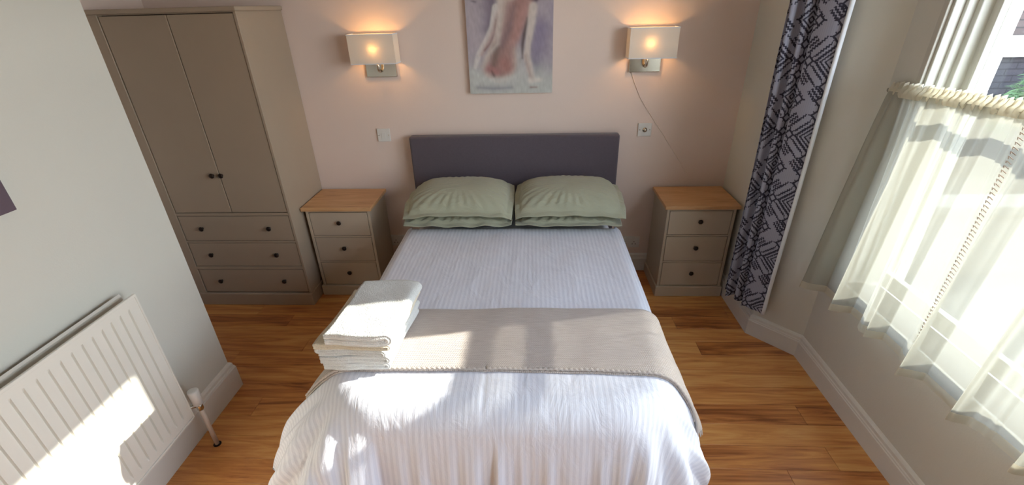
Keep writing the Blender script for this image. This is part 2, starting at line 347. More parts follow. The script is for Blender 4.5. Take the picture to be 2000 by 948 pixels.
# ------------------------------------------------------------------ outdoors
g = obj('paving_ground', B(((1.95, -12, -.5), (30, 30, -.4))), 'tarmac'); g['kind'] = 'structure'; g['label'] = 'grey paving of the yard outside the window'
hs = thing('neighbouring_house', 'neighbouring house with dark wall, white band and brown tiles outside the window', 'building', (5.5, 6.1, -.4))
obj('wall', B(((3.4, 6.1, -.4), (13, 6.5, 1.12))), 'slate', hs); obj('white_band', B(((3.4, 6.04, 1.12), (13, 6.5, 1.36))), 'outwhite', hs); obj('tiled_wall', B(((3.3, 5.98, 1.36), (13, 6.5, 3.0))), 'tile', hs)
gw = obj('garden_wall', B(((3.0, 3.6, -.4), (12, 3.8, .18)), ((2.96, 3.56, .18), (12.04, 3.84, .26)), bev=.01), 'stone'); tag(gw, 'low grey stone garden wall below the bush outside the window', 'wall')
def bush():
    t = thing('garden_bush', 'feathery green bush standing before the dark wall outside the window', 'plant', (5.75, 5.3, -.4))
    bm = bmesh.new(); r = random.Random(3)
    for i in range(2600):
        a = r.uniform(0, 6.28); e = r.uniform(-.3, 1.5); rr = .62*(.35+.65*r.random()**.5)
        c = Vector((5.85+rr*math.cos(a)*math.cos(e), 5.3+.7*rr*math.sin(a)*math.cos(e), .55+.62*rr*math.sin(e)/.6))
        dr = Vector((math.cos(a)*.8, math.sin(a)*.5, r.uniform(-.3, .9))).normalized(); s = dr.orthogonal().normalized()*.007; ln = r.uniform(.1, .2)
        m_ = c+dr*ln*.6; e_ = c+dr*ln+Vector((0, 0, -.05))
        v = [bm.verts.new(q) for q in (c-s, c+s, m_+s, m_-s, e_)]
        bm.faces.new((v[0], v[1], v[2], v[3])); bm.faces.new((v[3], v[2], v[4]))
    f = obj('foliage', bm, 'leaf', t); f['kind'] = 'stuff'
    obj('stem', tube(bmesh.new(), [(5.85, 5.3, -.4), (5.83, 5.3, .1), (5.87, 5.3, .6)], [.05, .04, .02]), 'tarmac', t)
bush()

# ------------------------------------------------------------------ wardrobe
def knob_mesh():
    me = bpy.data.meshes.new('knob'); bm = lathe(bmesh.new(), [(0, .006), (.004, .0075), (.009, .006), (.013, .012), (.018, .0155), (.022, .014), (.025, .008), (.026, .001)], (0, 0, 0), (0, -1, 0), 18)
    bm.to_mesh(me); bm.free(); me.materials.append(M['knob']); me.polygons.foreach_set('use_smooth', [True]*len(me.polygons)); return me
KN = knob_mesh()
def knob(parent, x, y, z):
    o = bpy.data.objects.new('knob', KN); C.objects.link(o); o.parent = parent; o.location = (x, y, z)   # front object has its origin at the world origin
    o.matrix_parent_inverse = parent.matrix_world.inverted() if False else Matrix.Identity(4); return o
def front(name, a, b, parent, m='cabinet'): return obj(name, B((a, b), bev=.0025), m, parent)
def child(o, x, y, z, parentloc): pass
wd = thing('wardrobe', 'tall taupe two-door wardrobe with three drawers in the left alcove', 'wardrobe', (-1.91, 2.77, 0))
wy = 2.528; wxl, wxr = -2.315, -1.513
obj('carcass', B(((wxl, wy, .07), (wxl+.06, YB-.003, 1.806)), ((-1.528, wy, .07), (wxr, YB-.003, 1.806)), ((wxl+.002, wy+.06, .072), (wxr-.002, YB-.004, 1.80)),
    ((wxl+.003, wy+.001, 1.801), (wxr-.003, wy+.034, 1.8055)), ((wxl+.003, wy+.001, .668), (wxr-.003, wy+.034, .686)), ((wxl+.003, wy+.001, .478), (wxr-.003, wy+.034, .489)), ((wxl+.003, wy+.001, .279), (wxr-.003, wy+.034, .299)), bev=.0015, seg=1), 'wardrobe', wd)
obj('painted_gap_shade', B(((wxl+.02, wy+.0345, .09), (wxr-.012, wy+.0595, 1.80))), 'gap', wd)  # dark sheet that paints the shade in the door and drawer gaps
obj('cornice', B(((wxl-.012, wy-.012, 1.806), (wxr+.010, YB-.003, 1.829)), bev=.005), 'wardrobe', wd)
obj('plinth', B(((wxl-.01, wy-.014, 0), (wxr+.008, YB-.022, .092)), bev=.005), 'wardrobe', wd)
for x0, x1, kx in ((-2.251, -1.8875, -1.924), (-1.8845, -1.531, -1.868)):
    d = front('door', (x0+.001, wy+.004, .690), (x1-.001, wy+.022, 1.797), wd, 'wardrobe'); knob(d, kx, wy+.004, .935)
for z0, z1 in ((.4905, .6665), (.301, .4765), (.097, .277)):
    d = front('drawer', (-2.250, wy+.004, z0+.0015), (-1.532, wy+.022, z1-.002), wd, 'wardrobe')
    for kx in (-2.112, -1.672): knob(d, kx, wy+.004, (z0+z1)/2+.004)

def chest(x0, label, mirror=False):
    t = thing('bedside_chest', label, 'bedside table', (x0+.231, 2.82, 0), 'painted bedside chests beside the bed')
    y0 = 2.634; x1 = x0+.46; yb = YB-.025
    a, b = x0+.018, x1-.018
    obj('carcass', B(((a, y0+.02, .05), (a+.017, yb, .648)), ((b-.017, y0+.02, .05), (b, yb, .648)), ((a+.002, y0+.06, .052), (b-.002, yb-.002, .646)), ((a+.003, y0+.021, .634), (b-.003, y0+.05, .647)), ((a+.003, y0+.021, .4535), (b-.003, y0+.05, .4635)), ((a+.003, y0+.021, .2585), (b-.003, y0+.05, .2685)), bev=.0015, seg=1), 'cabinet', t)
    obj('painted_gap_shade', B(((a+.0172, y0+.0505, .078), (b-.0172, y0+.0595, .64))), 'gap', t)  # dark sheet added behind the drawers as gap shade
    obj('top', B(((x0, y0, .648), (x1, yb+.004, .672)), bev=.004), 'oak', t)['label'] = 'oak-coloured top board'
    obj('plinth', B(((x0+.008, y0+.006, 0), (x1-.008, yb-.0, .078)), bev=.004), 'cabinet', t)
    for z0, z1 in ((.465, .632), (.270, .452), (.081, .257)):
        d = front('drawer', (a+.0205, y0+.0225, z0+.001), (b-.0205, y0+.038, z1-.0015), t); knob(d, (a+b)/2, y0+.0225, (z0+z1)/2+.014)
chest(-1.503+.0, 'taupe bedside chest with oak top beside the wardrobe')
chest(.818, 'taupe bedside chest with oak top beside the patterned curtain')

# ------------------------------------------------------------------ bed
BX = -.132
bed = thing('double_bed', 'double bed with grey-purple upholstered headboard against the blush wall', 'bed', (BX, 2.0, 0))
hb = B(((-.817, YB-.092, .28), (.553, YB-.022, 1.052)), bev=.016, seg=4)
obj('headboard', hb, 'headboard', bed, smooth=True)['label'] = 'grey-purple fabric headboard'
obj('bed_base', B(((BX-.62, 1.12, .05), (BX+.62, 2.9, .33)), bev=.012), 'bedbase', bed)
obj('mattress', B(((BX-.615, 1.125, .33), (BX+.615, 2.905, .560)), bev=.06, seg=5), 'sheet', bed, smooth=True)
for sx_ in (-1, 1):
    for yy in (1.12, 2.84): obj('leg', lathe(bmesh.new(), [(0, .022), (.05, .026)], (BX+sx_*.6, yy, 0), (0, 0, 1), 14), 'dark', bed)

YF = 1.045      # foot edge of bed top
ZT = .602
AW = .668
def surf(u, v, off=0, wr=1):
    """duvet surface: u across from bed centre, v = distance along from the foot fold towards the head (negative hangs over the foot)"""
    u = np.asarray(u, float); v = np.asarray(v, float)
    rad = .075+.05*np.clip(1-v/.7, 0, 1)
    cu = AW-rad; cv = rad  # core rectangle
    RC = .13
    ku = cu-RC; kv = cv+RC
    su = np.sign(u)
    ou = np.maximum(np.abs(u)-ku, 0); ov = np.maximum(kv-v, 0); D0 = np.hypot(ou, ov); d1 = np.maximum(D0, 1e-6)
    d = np.maximum(D0-RC, 0)
    nu, nv = ou/d1, ov/d1
    vv = np.clip(v, -.2, 2)
    lean0 = np.minimum(np.clip((1.05-vv)/1.1, 0, 1)**1.15*np.where(u < 0, 1.15, .85)*np.abs(nu)**.8+.20*nv**2+.02, 1.0)
    th = np.clip(d/rad, 0, math.pi/2-lean0)
    l = np.maximum(d-rad*(math.pi/2-lean0), 0)
    h = rad*np.sin(th); g = rad*(1-np.cos(th))
    lm = lean0*(1-.5*l/np.where(u < 0, .75, .42))     # mean lean of the hanging cloth so far
    h = h+l*np.sin(lm); g = g+l*np.cos(lm)
    # hanging folds
    ang = np.arctan2(nv, nu+1e-9); corner = np.clip(1-np.abs(ang-math.pi/4)/(math.pi/4), 0, 1)
    amp = np.clip(l/.3, 0, 1)**1.1
    along = np.where(ov > ou, u, v)
    side = (ov <= ou)
    fold = amp*(.010*np.sin(along*38+2*np.sin(along*9+su))+.007*np.sin(along*71+1.3)+.012*np.sin(along*17+su*2))*(1-corner*.7)
    fold = fold+amp*corner*.030*np.sin(ang*15+su*1.2+.4)
    fold = fold+amp*.004*np.sin(along*132+3*np.sin(along*11))*(1-corner)
    h = h+fold*wr
    hh = np.minimum(D0, RC)+h
    x = BX+su*(np.minimum(np.abs(u), ku)+hh*nu)
    y = YF+np.maximum(v, kv)-hh*nv
    top = np.clip(1-d/.2, 0, 1)
    z = ZT-g+wr*(.0035*noise2(u, v, 5, 9)+.002*noise2(u, v, 9, 26))*(.4+.6*top)
    z = z - wr*.004*np.exp(-((u+.04+.03*v)/.004)**2)*np.exp(-np.maximum(v-.22, 0)/.01)*np.where(v < .35, 1, 0)
    x = x+0*z; z = z+off*np.where(d > 0, np.cos(th), 1); 
    x = x+su*off*nu*np.sin(th); y = y-off*nv*np.sin(th)
    return np.stack([x, y, np.maximum(z, .02)], -1)
def duvet():
    nu, nv = 300, 340
    u = np.linspace(-1.17, 1.17, nu); v = np.linspace(-.56, 1.46, nv)
    U, V = np.meshgrid(u, v, indexing='ij')
    # limit the corner drop so the hem stays off the floor
    cu = AW-.12; ou = np.maximum(np.abs(U)-cu, 0); ov = np.maximum(.12-V, 0); d = np.hypot(ou, ov); lim = .60
    k = np.where(d > lim, lim/np.maximum(d, 1e-6), 1)
    U2 = np.sign(U)*(np.minimum(np.abs(U), cu)+ou*k); V2 = np.where(ov > 0, .12-ov*k, V)
    P = surf(U2, V2)
    # head end: turns down slightly onto the mattress
    hd = np.clip((V-1.41)/.05, 0, 1); P[..., 2] -= .02*hd**2*(np.abs(U) < AW-.05)
    uv = np.stack([U, V], -1)
    o = obj('duvet', grid_mesh('duvet', P, uv), 'duvet'); m = o.modifiers.new('thick', 'SOLIDIFY'); m.thickness = .012; m.offset = -1
    tag(o, 'white satin-striped duvet spread over the double bed and hanging to its foot', 'duvet')
duvet()

# throw
def throw():
    t = thing('bed_throw', 'beige woven throw laid across the foot half of the white duvet', 'throw', (BX, 1.42, ZT))
    nu, nv = 340, 90
    u = np.linspace(-.80, .905, nu); s = np.linspace(0, 1, nv); U, Sx = np.meshgrid(u, s, indexing='ij')
    near = .205+.012*np.sin(U*3+1)-.02*np.clip(U-.3, 0, 1)*1.5+.028*np.clip(-U-.1, 0, 1)-.10*np.clip(U-.66, 0, 1)**1
    far = .585+.006*np.sin(U*5)-.16*np.clip(U-.66, 0, 1)
    V = near+(far-near)*Sx
    P = surf(U, V, .014); P[..., 2] += .002*noise2(U, V*3, 3, 14)*(U < .6)
    o = obj('woven_cloth', grid_mesh('woven_cloth', P, np.stack([U, V], -1)), 'throw', t); m = o.modifiers.new('t', 'SOLIDIFY'); m.thickness = .008; m.offset = 0
    # second folded layer peeping out along the near edge
    s2 = np.linspace(0, 1, 12); U2, S2 = np.meshgrid(u[:-12], s2, indexing='ij')
    n2 = .205+.012*np.sin(U2*3+1)-.02*np.clip(U2-.3, 0, 1)*1.5+.028*np.clip(-U2-.1, 0, 1)-.10*np.clip(U2-.66, 0, 1)
    V2 = n2-.006-.004*np.sin(U2*6)+.08*S2
    P2 = surf(U2, V2, .005)
    o = obj('under_layer', grid_mesh('under_layer', P2, np.stack([U2, V2], -1)), 'throw', t); m = o.modifiers.new('t', 'SOLIDIFY'); m.thickness = .006; m.offset = 0
    # cord edge
    bm = bmesh.new(); e = surf(u, near[:, 0]-.001, .014); tube(bm, [tuple(q+np.array([0, 0, .002*math.sin(i*1.7)])) for i, q in enumerate(e)], .0055, 6)
    obj('border_cord', bm, 'throw', t, smooth=True)
    bm = bmesh.new()
    for j in range(0, 46):
        f = j/45; uu = .905; vn = float(near[-1, 0]+(far[-1, 0]-near[-1, 0])*f)
        pts = [surf(uu+q, vn+.006*math.sin(j*2.1)*q*20, .014) for q in (-.004, .012, .026, .04)]
        tube(bm, [tuple(q) for q in pts], [.003, .0028, .0025, .0012], 5)
    fr = obj('fringe', bm, 'throw', t); fr['kind'] = 'stuff'
throw()

# pillows
def pillow(name, label, c, size, th, tilt, rz=0, seed=0, sag=0):
    n, m_ = 110, 80; fl_ = .035
    a = np.linspace(-1, 1, n); b = np.linspace(-1, 1, m_); A, Bq = np.meshgrid(a, b, indexing='ij')
    hx, hy = size[0]/2, size[1]/2
    ix, iy = 1-fl_/hx, 1-fl_/hy
    pa = np.clip(1-np.abs(A/ix)**2.6, 0, 1); pb = np.clip(1-np.abs(Bq/iy)**2.4, 0, 1)
    T = (pa*pb)**.42*th/2
    X = A*hx*(1-.035*(Bq**2)*(1-0*A)); Y = Bq*hy*(1-.05*A**2)
    edge = np.clip((np.maximum(np.abs(A)/ix, np.abs(Bq)/iy)-.9)/.12, 0, 1)
    wav = edge*(.003*np.sin(A*13+seed)+.005*np.sin(Bq*9+seed*2)+.006*noise2(A, Bq, seed, 8))
    wr = .0035*noise2(A*1.2, Bq, seed+4, 9)*(1-edge)+.002*noise2(A, Bq, seed+8, 22)
    rad = (pa*pb)**.5
    pin = .004*np.sin(np.arctan2(Bq, A)*34+seed)*np.clip((1-rad)*1.6, 0, 1)*(1-edge)
    up = np.stack([X, Y, T*1.0+wav+wr+pin+.0015], -1); dnn = np.stack([X, Y, -T*.85+wav-.0015], -1)
    for P in (up, dnn): P[..., 2] -= sag*(.048*np.maximum(-Bq, 0)**2.5+.03*np.abs(A)**4+.02*np.maximum(Bq, 0)**3)
    R = (Matrix.Rotation(rz, 3, 'Z') @ Matrix.Rotation(tilt, 3, 'X')); R = np.array(R)
    def tr(P): return P@R.T
    v = np.concatenate([tr(up).reshape(-1, 3), tr(dnn).reshape(-1, 3)]); idx = np.arange(n*m_).reshape(n, m_)
    f = np.stack([idx[:-1, :-1], idx[1:, :-1], idx[1:, 1:], idx[:-1, 1:]], -1).reshape(-1, 4).tolist()
    off = n*m_; f += [[q+off for q in g_[::-1]] for g_ in f[:]]
    bd = list(idx[:, 0])+list(idx[-1, 1:])+list(idx[-2::-1, -1])+list(idx[0, -2:0:-1])
    for i in range(len(bd)):
        p_, q_ = int(bd[i]), int(bd[(i+1) % len(bd)]); f.append([q_, p_, p_+off, q_+off])
    me = bpy.data.meshes.new(name); me.from_pydata(v.tolist(), [], f); me.update()
    o = obj(name, me, 'pillow', smooth=True); o.location = c
    bm = bmesh.new(); bm.from_mesh(me); bmesh.ops.recalc_face_normals(bm, faces=bm.faces[:]); bm.to_mesh(me); bm.free()
    tag(o, label, 'pillow', 'sage green pillows against the headboard'); return o
R = math.radians
pillow('pillow', 'lower sage green pillow on the wardrobe side, pressed flat under another', (-.455, 2.64, .653), (.665, .48), .09, R(0), R(0.5), 1)
pillow('pillow', 'lower sage green pillow on the window side, its corner flap showing', (.205, 2.635, .653), (.64, .49), .09, R(0), R(-1), 5)
pillow('pillow', 'upper sage green pillow on the wardrobe side, plump on top', (-.455, 2.66, .762), (.67, .50), .135, R(1), R(0), 9, 1)
pillow('pillow', 'upper sage green pillow on the window side, plump on top', (.215, 2.66, .766), (.665, .50), .13, R(1), R(-.5), 13, 1)

# ------------------------------------------------------------------ towels
def folded(name, label, x0, x1, y0, y1, z0, layers, lt, m, seed, lean=0, group='towels stacked on the bed', cat='towel', fluff=0):
    """serpentine of cloth, folded left and right, open towards the foot of the bed"""
    pts = []; r = lt*.5; gap = lt
    for k in range(layers):
        z = z0+lt/2+k*gap; xs = np.linspace(x0+r, x1-r, 26)
        if k % 2: xs = xs[::-1]
        pts += [(x, z) for x in xs]
        if k < layers-1:
            cx, sgn = (x1-r, 1) if k % 2 == 0 else (x0+r, -1)
            for a in np.linspace(-80, 80, 7): pts.append((cx+sgn*(r*1.1)*math.cos(R(a)), z+gap/2+gap/2*math.sin(R(a))))
    pts = np.array(pts); tn = np.gradient(pts, axis=0); tn /= np.linalg.norm(tn, axis=1)[:, None]; nn = np.stack([-tn[:, 1], tn[:, 0]], 1)
    h = lt*.46; ny = 40; ys = np.linspace(0, 1, ny)
    loop = np.concatenate([pts+nn*h, (pts-nn*h)[::-1]]); nl = len(loop)
    P = np.zeros((nl+1, ny+4, 3))
    yv = np.concatenate([[0, 0], ys, [1, 1]]); sh = np.concatenate([[.0, .75], np.ones(ny), [.75, 0]])
    mid = np.concatenate([pts, pts[::-1]])
    for j in range(ny+4):
        q = mid+(loop-mid)*sh[j]
        yy = y0+(y1-y0)*yv[j]+np.array([.004*math.sin(a*22+seed)+.0012*math.sin(a*60+seed) for a in q[:, 0]])*(1 if yv[j] < .5 else -1) + (0 if 1 <= j <= ny+2 else 0)
        if j in (0, 1): yy = yy+(0 if j == 0 else .001)-(.003 if j == 0 else 0)
        wz = fluff*np.array([math.sin(a*45+yv[j]*9+seed)*.4+math.sin(a*20-yv[j]*14+seed*3)*.6 for a in q[:, 0]])
        P[:nl, j, 0] = q[:, 0]+lean*(yv[j]-.5)+.003*math.sin(yv[j]*7+seed); P[:nl, j, 1] = yy; P[:nl, j, 2] = q[:, 1]+wz*.5
    P[nl] = P[0]
    o = obj(name, grid_mesh(name, P), m)
    tag(o, label, cat, group); return o
ZD = ZT+.022
folded('folded_towel', 'white towel folded at the very bottom of the stack on the bed', -.765, -.52, 1.238, 1.59, ZD, 2, .0155, 'towel', 1, .03)
folded('folded_towel', 'white towel second from the bottom of the stack, just above the lowest', -.770, -.515, 1.236, 1.60, ZD+.0315, 2, .0155, 'towel', 2, .03)
folded('folded_towel', 'white towel with rolled-in edge under the cream bath mat', -.765, -.520, 1.238, 1.60, ZD+.063, 3, .0125, 'towel', 3, .035)
folded('bath_mat', 'cream bath mat folded between the white towels', -.772, -.495, 1.228, 1.58, ZD+.101, 2, .012, 'mat', 4, .03, cat='bath mat', fluff=.003)
folded('folded_towel', 'large fluffy white towel on top of the stack', -.725, -.487, 1.215, 1.57, ZD+.130, 2, .024, 'towel', 5, .03, fluff=.006)

# ------------------------------------------------------------------ wall lamps
def wall_lamp(x0, px0, px1, label, ax):
    t = thing('wall_lamp', label, 'lamp', (x0+.14, YB, 1.5), 'lit wall lamps above the bedside chests')
    x1 = x0+.277; y0 = 2.887; y1 = YB-.012; z0, z1 = 1.503, 1.668
    bm = bmesh.new(); th = .0025; n = 8
    def rect(e, z): return [(x0+e, y0+e, z), (x1-e, y0+e, z), (x1-e, y1-e, z), (x0+e, y1-e, z)]
    rr = [[bm.verts.new(p) for p in rect(e, z)] for e, z in ((0, z0), (0, z1), (th, z1), (th, z0))]
    for i in range(4):
        for k in range(4): bm.faces.new((rr[i][k], rr[i][(k+1) % 4], rr[(i+1) % 4][(k+1) % 4], rr[(i+1) % 4][k]))
    bmesh.ops.recalc_face_normals(bm, faces=bm.faces[:])
    sh = obj('lamp_shade', bm, 'shade', t)
    for za, zb in ((z1-.004, z1+.001), (z0-.001, z0+.004)):
        bm = bmesh.new(); q0 = [(x0-.001, y1), (x0-.001, y0-.001), (x1+.001, y0-.001), (x1+.001, y1)]; q1 = [(x0+.003, y1), (x0+.003, y0+.003), (x1-.003, y0+.003), (x1-.003, y1)]
        V_ = [[bm.verts.new((p[0], p[1], z)) for p in q] for q, z in ((q0, za), (q0, zb), (q1, zb), (q1, za))]
        for i_ in range(4):
            for k_ in range(3): bm.faces.new((V_[i_][k_], V_[i_][k_+1], V_[(i_+1) % 4][k_+1], V_[(i_+1) % 4][k_]))
        for k_ in (0, 3): bm.faces.new([V_[i_][k_] for i_ in range(4)])
        bmesh.ops.recalc_face_normals(bm, faces=bm.faces[:]); obj('shade_trim', bm, 'lining', sh)
    obj('back_plate', B(((px0, YB-.018, 1.417), (px1, YB-.001, 1.60)), bev=.002), 'chrome', t)
    bm = bmesh.new(); pts = [(ax, YB-.018, 1.455), (ax, YB-.035, 1.452), (ax, YB-.055, 1.458), (ax, YB-.064, 1.475), (ax, YB-.066, 1.52)]
    for q in range(len(pts)-1):
        pass
    tube(bm, pts, .009, 8); obj('arm', bm, 'chrome', t, smooth=True)
    lh = obj('lamp_holder', lathe(bmesh.new(), [(0, .016), (.03, .016), (.034, .012)], (ax, YB-.066, 1.51), (0, 0, 1), 16), 'plastic', t, smooth=True)
    obj('bulb', lathe(bmesh.new(), [(0, .01), (.012, .014), (.03, .018), (.05, .016), (.064, .008), (.069, .001)], (ax, YB-.066, 1.545), (0, 0, 1), 16), 'bulb', t, smooth=True)
    pd = bpy.data.lights.new('lamp_light', 'POINT'); pd.energy = 1.25; pd.color = (1, .55, .2); pd.shadow_soft_size = .02
    po = bpy.data.objects.new('lamp_light', pd); C.objects.link(po); po.location = (ax, YB-.066-.024, 1.585)
    po.parent = t; po.matrix_parent_inverse = Matrix.Translation(-Vector(t.location))
wall_lamp(-1.102, -1.05, -.858, 'lit wall lamp with cream shade above the chest beside the wardrobe', -.955)
wall_lamp(.556, .584, .772, 'lit wall lamp with cream shade above the chest near the curtain', .677)
def cord():
    bm = bmesh.new(); P = [(.60, 1.418), (.640, 1.33), (.672, 1.264), (.73, 1.18), (.788, 1.102), (.84, 1.035), (.888, .966), (.965, .86), (1.036, .753), (1.07, .69), (1.08, .6)]
    tube(bm, [(x, YB-.004, z) for x, z in P], .0018, 6)
    tag(obj('lamp_cord', bm, 'cable', smooth=True), 'thin pale cord running down the blush wall behind the chest', 'cord')
cord()

# ------------------------------------------------------------------ canvas painting
def soft(d, w_): return 1/(1+np.exp(np.clip(d/w_, -40, 40)))
def seg_d(X, Y, pts, r):
    """distance to a tapering polyline minus its radius"""
    best = np.full(X.shape, 1e9)
    for (a, b), (ra, rb) in zip(zip(pts[:-1], pts[1:]), zip(r[:-1], r[1:])):
        dx, dy = b[0]-a[0], b[1]-a[1]; t_ = np.clip(((X-a[0])*dx+(Y-a[1])*dy)/(dx*dx+dy*dy+1e-9), 0, 1)
        best = np.minimum(best, np.hypot(X-a[0]-t_*dx, Y-a[1]-t_*dy)-(ra+(rb-ra)*t_))
    return best
def lin(c): return np.array(L(c)[:3])
def painting():
    x0, x1, z0, z1 = -.399, .116, 1.307, 2.03
    t = thing('canvas_painting', 'lilac canvas painting of a seated nude back above the headboard', 'painting', ((x0+x1)/2, YB-.02, z0))
    obj('stretcher', B(((x0, YB-.029, z0), (x1, YB-.001, z1)), bev=.002), 'canvasedge', t)
    nx, nz = 250, 350; xs = np.linspace(x0, x1, nx); zs = np.linspace(z0, z1, nz); XX, ZZ = np.meshgrid(xs, zs, indexing='ij')
    X = 175+(XX-x0)/(x1-x0)*765+ (862-0)*0; Y = 862-(ZZ-z0)/.519*862        # crop-pixel space of the picture
    X = X-(862-Y)*.028*(1-(XX-x0)/(x1-x0)*1.2)
    def mixc(c, col, k): return c*(1-k[..., None])+lin(col)*k[..., None]
    c = np.ones(X.shape+(3,))*lin((176, 162, 176))
    nz1 = noise2(X/100, Y/160, 31, 3, 7)
    c = mixc(c, (150, 134, 162), np.clip(.45+.6*nz1, 0, 1)*.6)
    c = mixc(c, (190, 178, 186), soft(X-300+60*nz1, 60)*.6)
    c = mixc(c, (92, 78, 108), soft(seg_d(X, Y, [(410, -120), (385, 120), (345, 260)], [40, 36, 10]), 22)*.8)
    c = mixc(c, (122, 108, 152), soft(seg_d(X, Y, [(820, 250), (800, 450), (770, 620)], [60, 70, 40]), 30)*.75)
    c = mixc(c, (98, 86, 128), soft(seg_d(X, Y, [(775, 560), (800, 660)], [30, 30]), 20)*.6)
    c = mixc(c, (196, 200, 192), soft(620-Y+30*nz1, 50)*.9)
    c = mixc(c, (200, 200, 196), soft(seg_d(X, Y, [(620, 480), (640, 640)], [40, 70]), 25)*.8)
    c = mixc(c, (128, 118, 150), soft(seg_d(X, Y, [(250, 800), (400, 812), (560, 805)], [8, 14, 5]), 10)*.7)
    skin = (206, 186, 176)
    arm = lambda p, r, k, col, s=5: soft(seg_d(X, Y, p, r), s)*k
    c = mixc(c, (214, 206, 202), arm([(430, 60), (398, 230), (340, 350), (262, 480), (228, 600)], [34, 30, 28, 26, 18], .95, 0, 4))
    c = mixc(c, (190, 152, 146), arm([(446, 120), (414, 240), (362, 360), (290, 480)], [16, 18, 18, 14], .8, 0, 8))
    c = mixc(c, (138, 92, 84), arm([(432, 170), (415, 290), (380, 370), (320, 440)], [10, 12, 12, 6], .8, 0, 6))
    torso = seg_d(X, Y, [(600, -30), (560, 150), (500, 350), (460, 560), (450, 600)], [160, 105, 100, 150, 150])
    c = mixc(c, skin, soft(torso, 6))
    c = mixc(c, (196, 140, 132), soft(seg_d(X, Y, [(700, 30), (660, 170), (600, 330)], [70, 50, 36]), 12)*.9)
    c = mixc(c, (222, 206, 196), soft(seg_d(X, Y, [(470, -40), (462, 120), (440, 300)], [34, 18, 8]), 8)*.8)
    inn = seg_d(X, Y, [(610, 20), (570, 180), (520, 350), (480, 520), (465, 590)], [80, 80, 72, 110, 120])
    c = mixc(c, (168, 112, 106), soft(inn, 18)*.85)
    c = mixc(c, (126, 100, 112), soft(seg_d(X, Y, [(590, 60), (550, 240), (480, 400)], [10, 26, 20]), 16)*.75)
    c = mixc(c, (108, 92, 82), soft(seg_d(X, Y, [(430, 430), (400, 580)], [26, 24]), 16)*.8)
    c = mixc(c, (182, 104, 102), soft(seg_d(X, Y, [(350, 620), (420, 650)], [34, 30]), 14)*.8)
    c = mixc(c, (186, 116, 106), soft(seg_d(X, Y, [(500, 560), (520, 610)], [44, 44]), 18)*.7)
    c = mixc(c, (72, 44, 46), soft(seg_d(X, Y, [(380, 640), (400, 690)], [4, 10]), 7)*.8)
    c = mixc(c, (206, 194, 186), soft(seg_d(X, Y, [(470, 130), (440, 380), (330, 500), (300, 600)], [14, 14, 12, 10]), 9)*.8)
    c = mixc(c, (188, 132, 124), soft(seg_d(X, Y, [(690, 60), (640, 200), (580, 380)], [44, 40, 30]), 14)*.7)
    c = mixc(c, (70, 46, 48), soft(seg_d(X, Y, [(715, 160), (685, 300), (668, 400), (665, 520)], [10, 20, 14, 6]), 7)*.9)
    c = mixc(c, (214, 200, 190), soft(seg_d(X, Y, [(765, 60), (745, 220), (715, 400), (705, 500), (755, 720)], [38, 34, 26, 30, 26]), 6)*.95)
    c = mixc(c, (170, 126, 118), soft(seg_d(X, Y, [(690, 500), (720, 620), (745, 720)], [8, 12, 10]), 8)*.6)
    c = mixc(c, (218, 206, 196), soft(seg_d(X, Y, [(745, 740), (825, 735)], [30, 18]), 8)*.9)
    c = mixc(c, (150, 92, 86), soft(seg_d(X, Y, [(740, 806), (795, 806)], [6, 5]), 5)*.8)
    c = mixc(c, (204, 206, 200), soft(seg_d(X, Y, [(190, 640), (330, 730), (480, 730), (610, 690)], [22, 24, 24, 18]), 12)*.85)
    c = mixc(c, (212, 198, 190), soft(seg_d(X, Y, [(560, -60), (600, -240)], [60, 40]), 8))
    c = mixc(c, (66, 40, 56), soft(seg_d(X, Y, [(620, -260), (640, -330)], [90, 80]), 14))
    c = mixc(c, (60, 34, 50), soft(seg_d(X, Y, [(735, -22), (790, 0)], [18, 16]), 8))
    c = mixc(c, (90, 80, 90), soft(seg_d(X, Y, [(215, 0), (245, 8)], [5, 5]), 5)*.8)
    g_ = c.mean(-1, keepdims=True); c = (c*.72+g_*.28)*(1+.10*noise2(X/60, Y/90, 12, 4, 8)[..., None])
    c = np.clip(c*(1+.09*noise2(X/18, Y/50, 77, 3, 6)[..., None]), 0, 1)
    P = np.stack([XX, np.full(XX.shape, YB-.0295), ZZ], -1)
    o = obj('painted_face', grid_mesh('painted_face', P, col=c), 'canvas', t)
painting()
cv = thing('canvas_painting', 'dark plum canvas on the white wall above the radiator, cut by the photo edge', 'painting', (XL+.015, .9, 1.28))
obj('stretcher', B(((XL+.001, .55, 1.278), (XL+.024, 1.217, 1.95)), bev=.002), 'purple', cv)
obj('painted_face', B(((XL+.0235, .555, 1.283), (XL+.0255, 1.212, 1.945))), 'purple', cv)

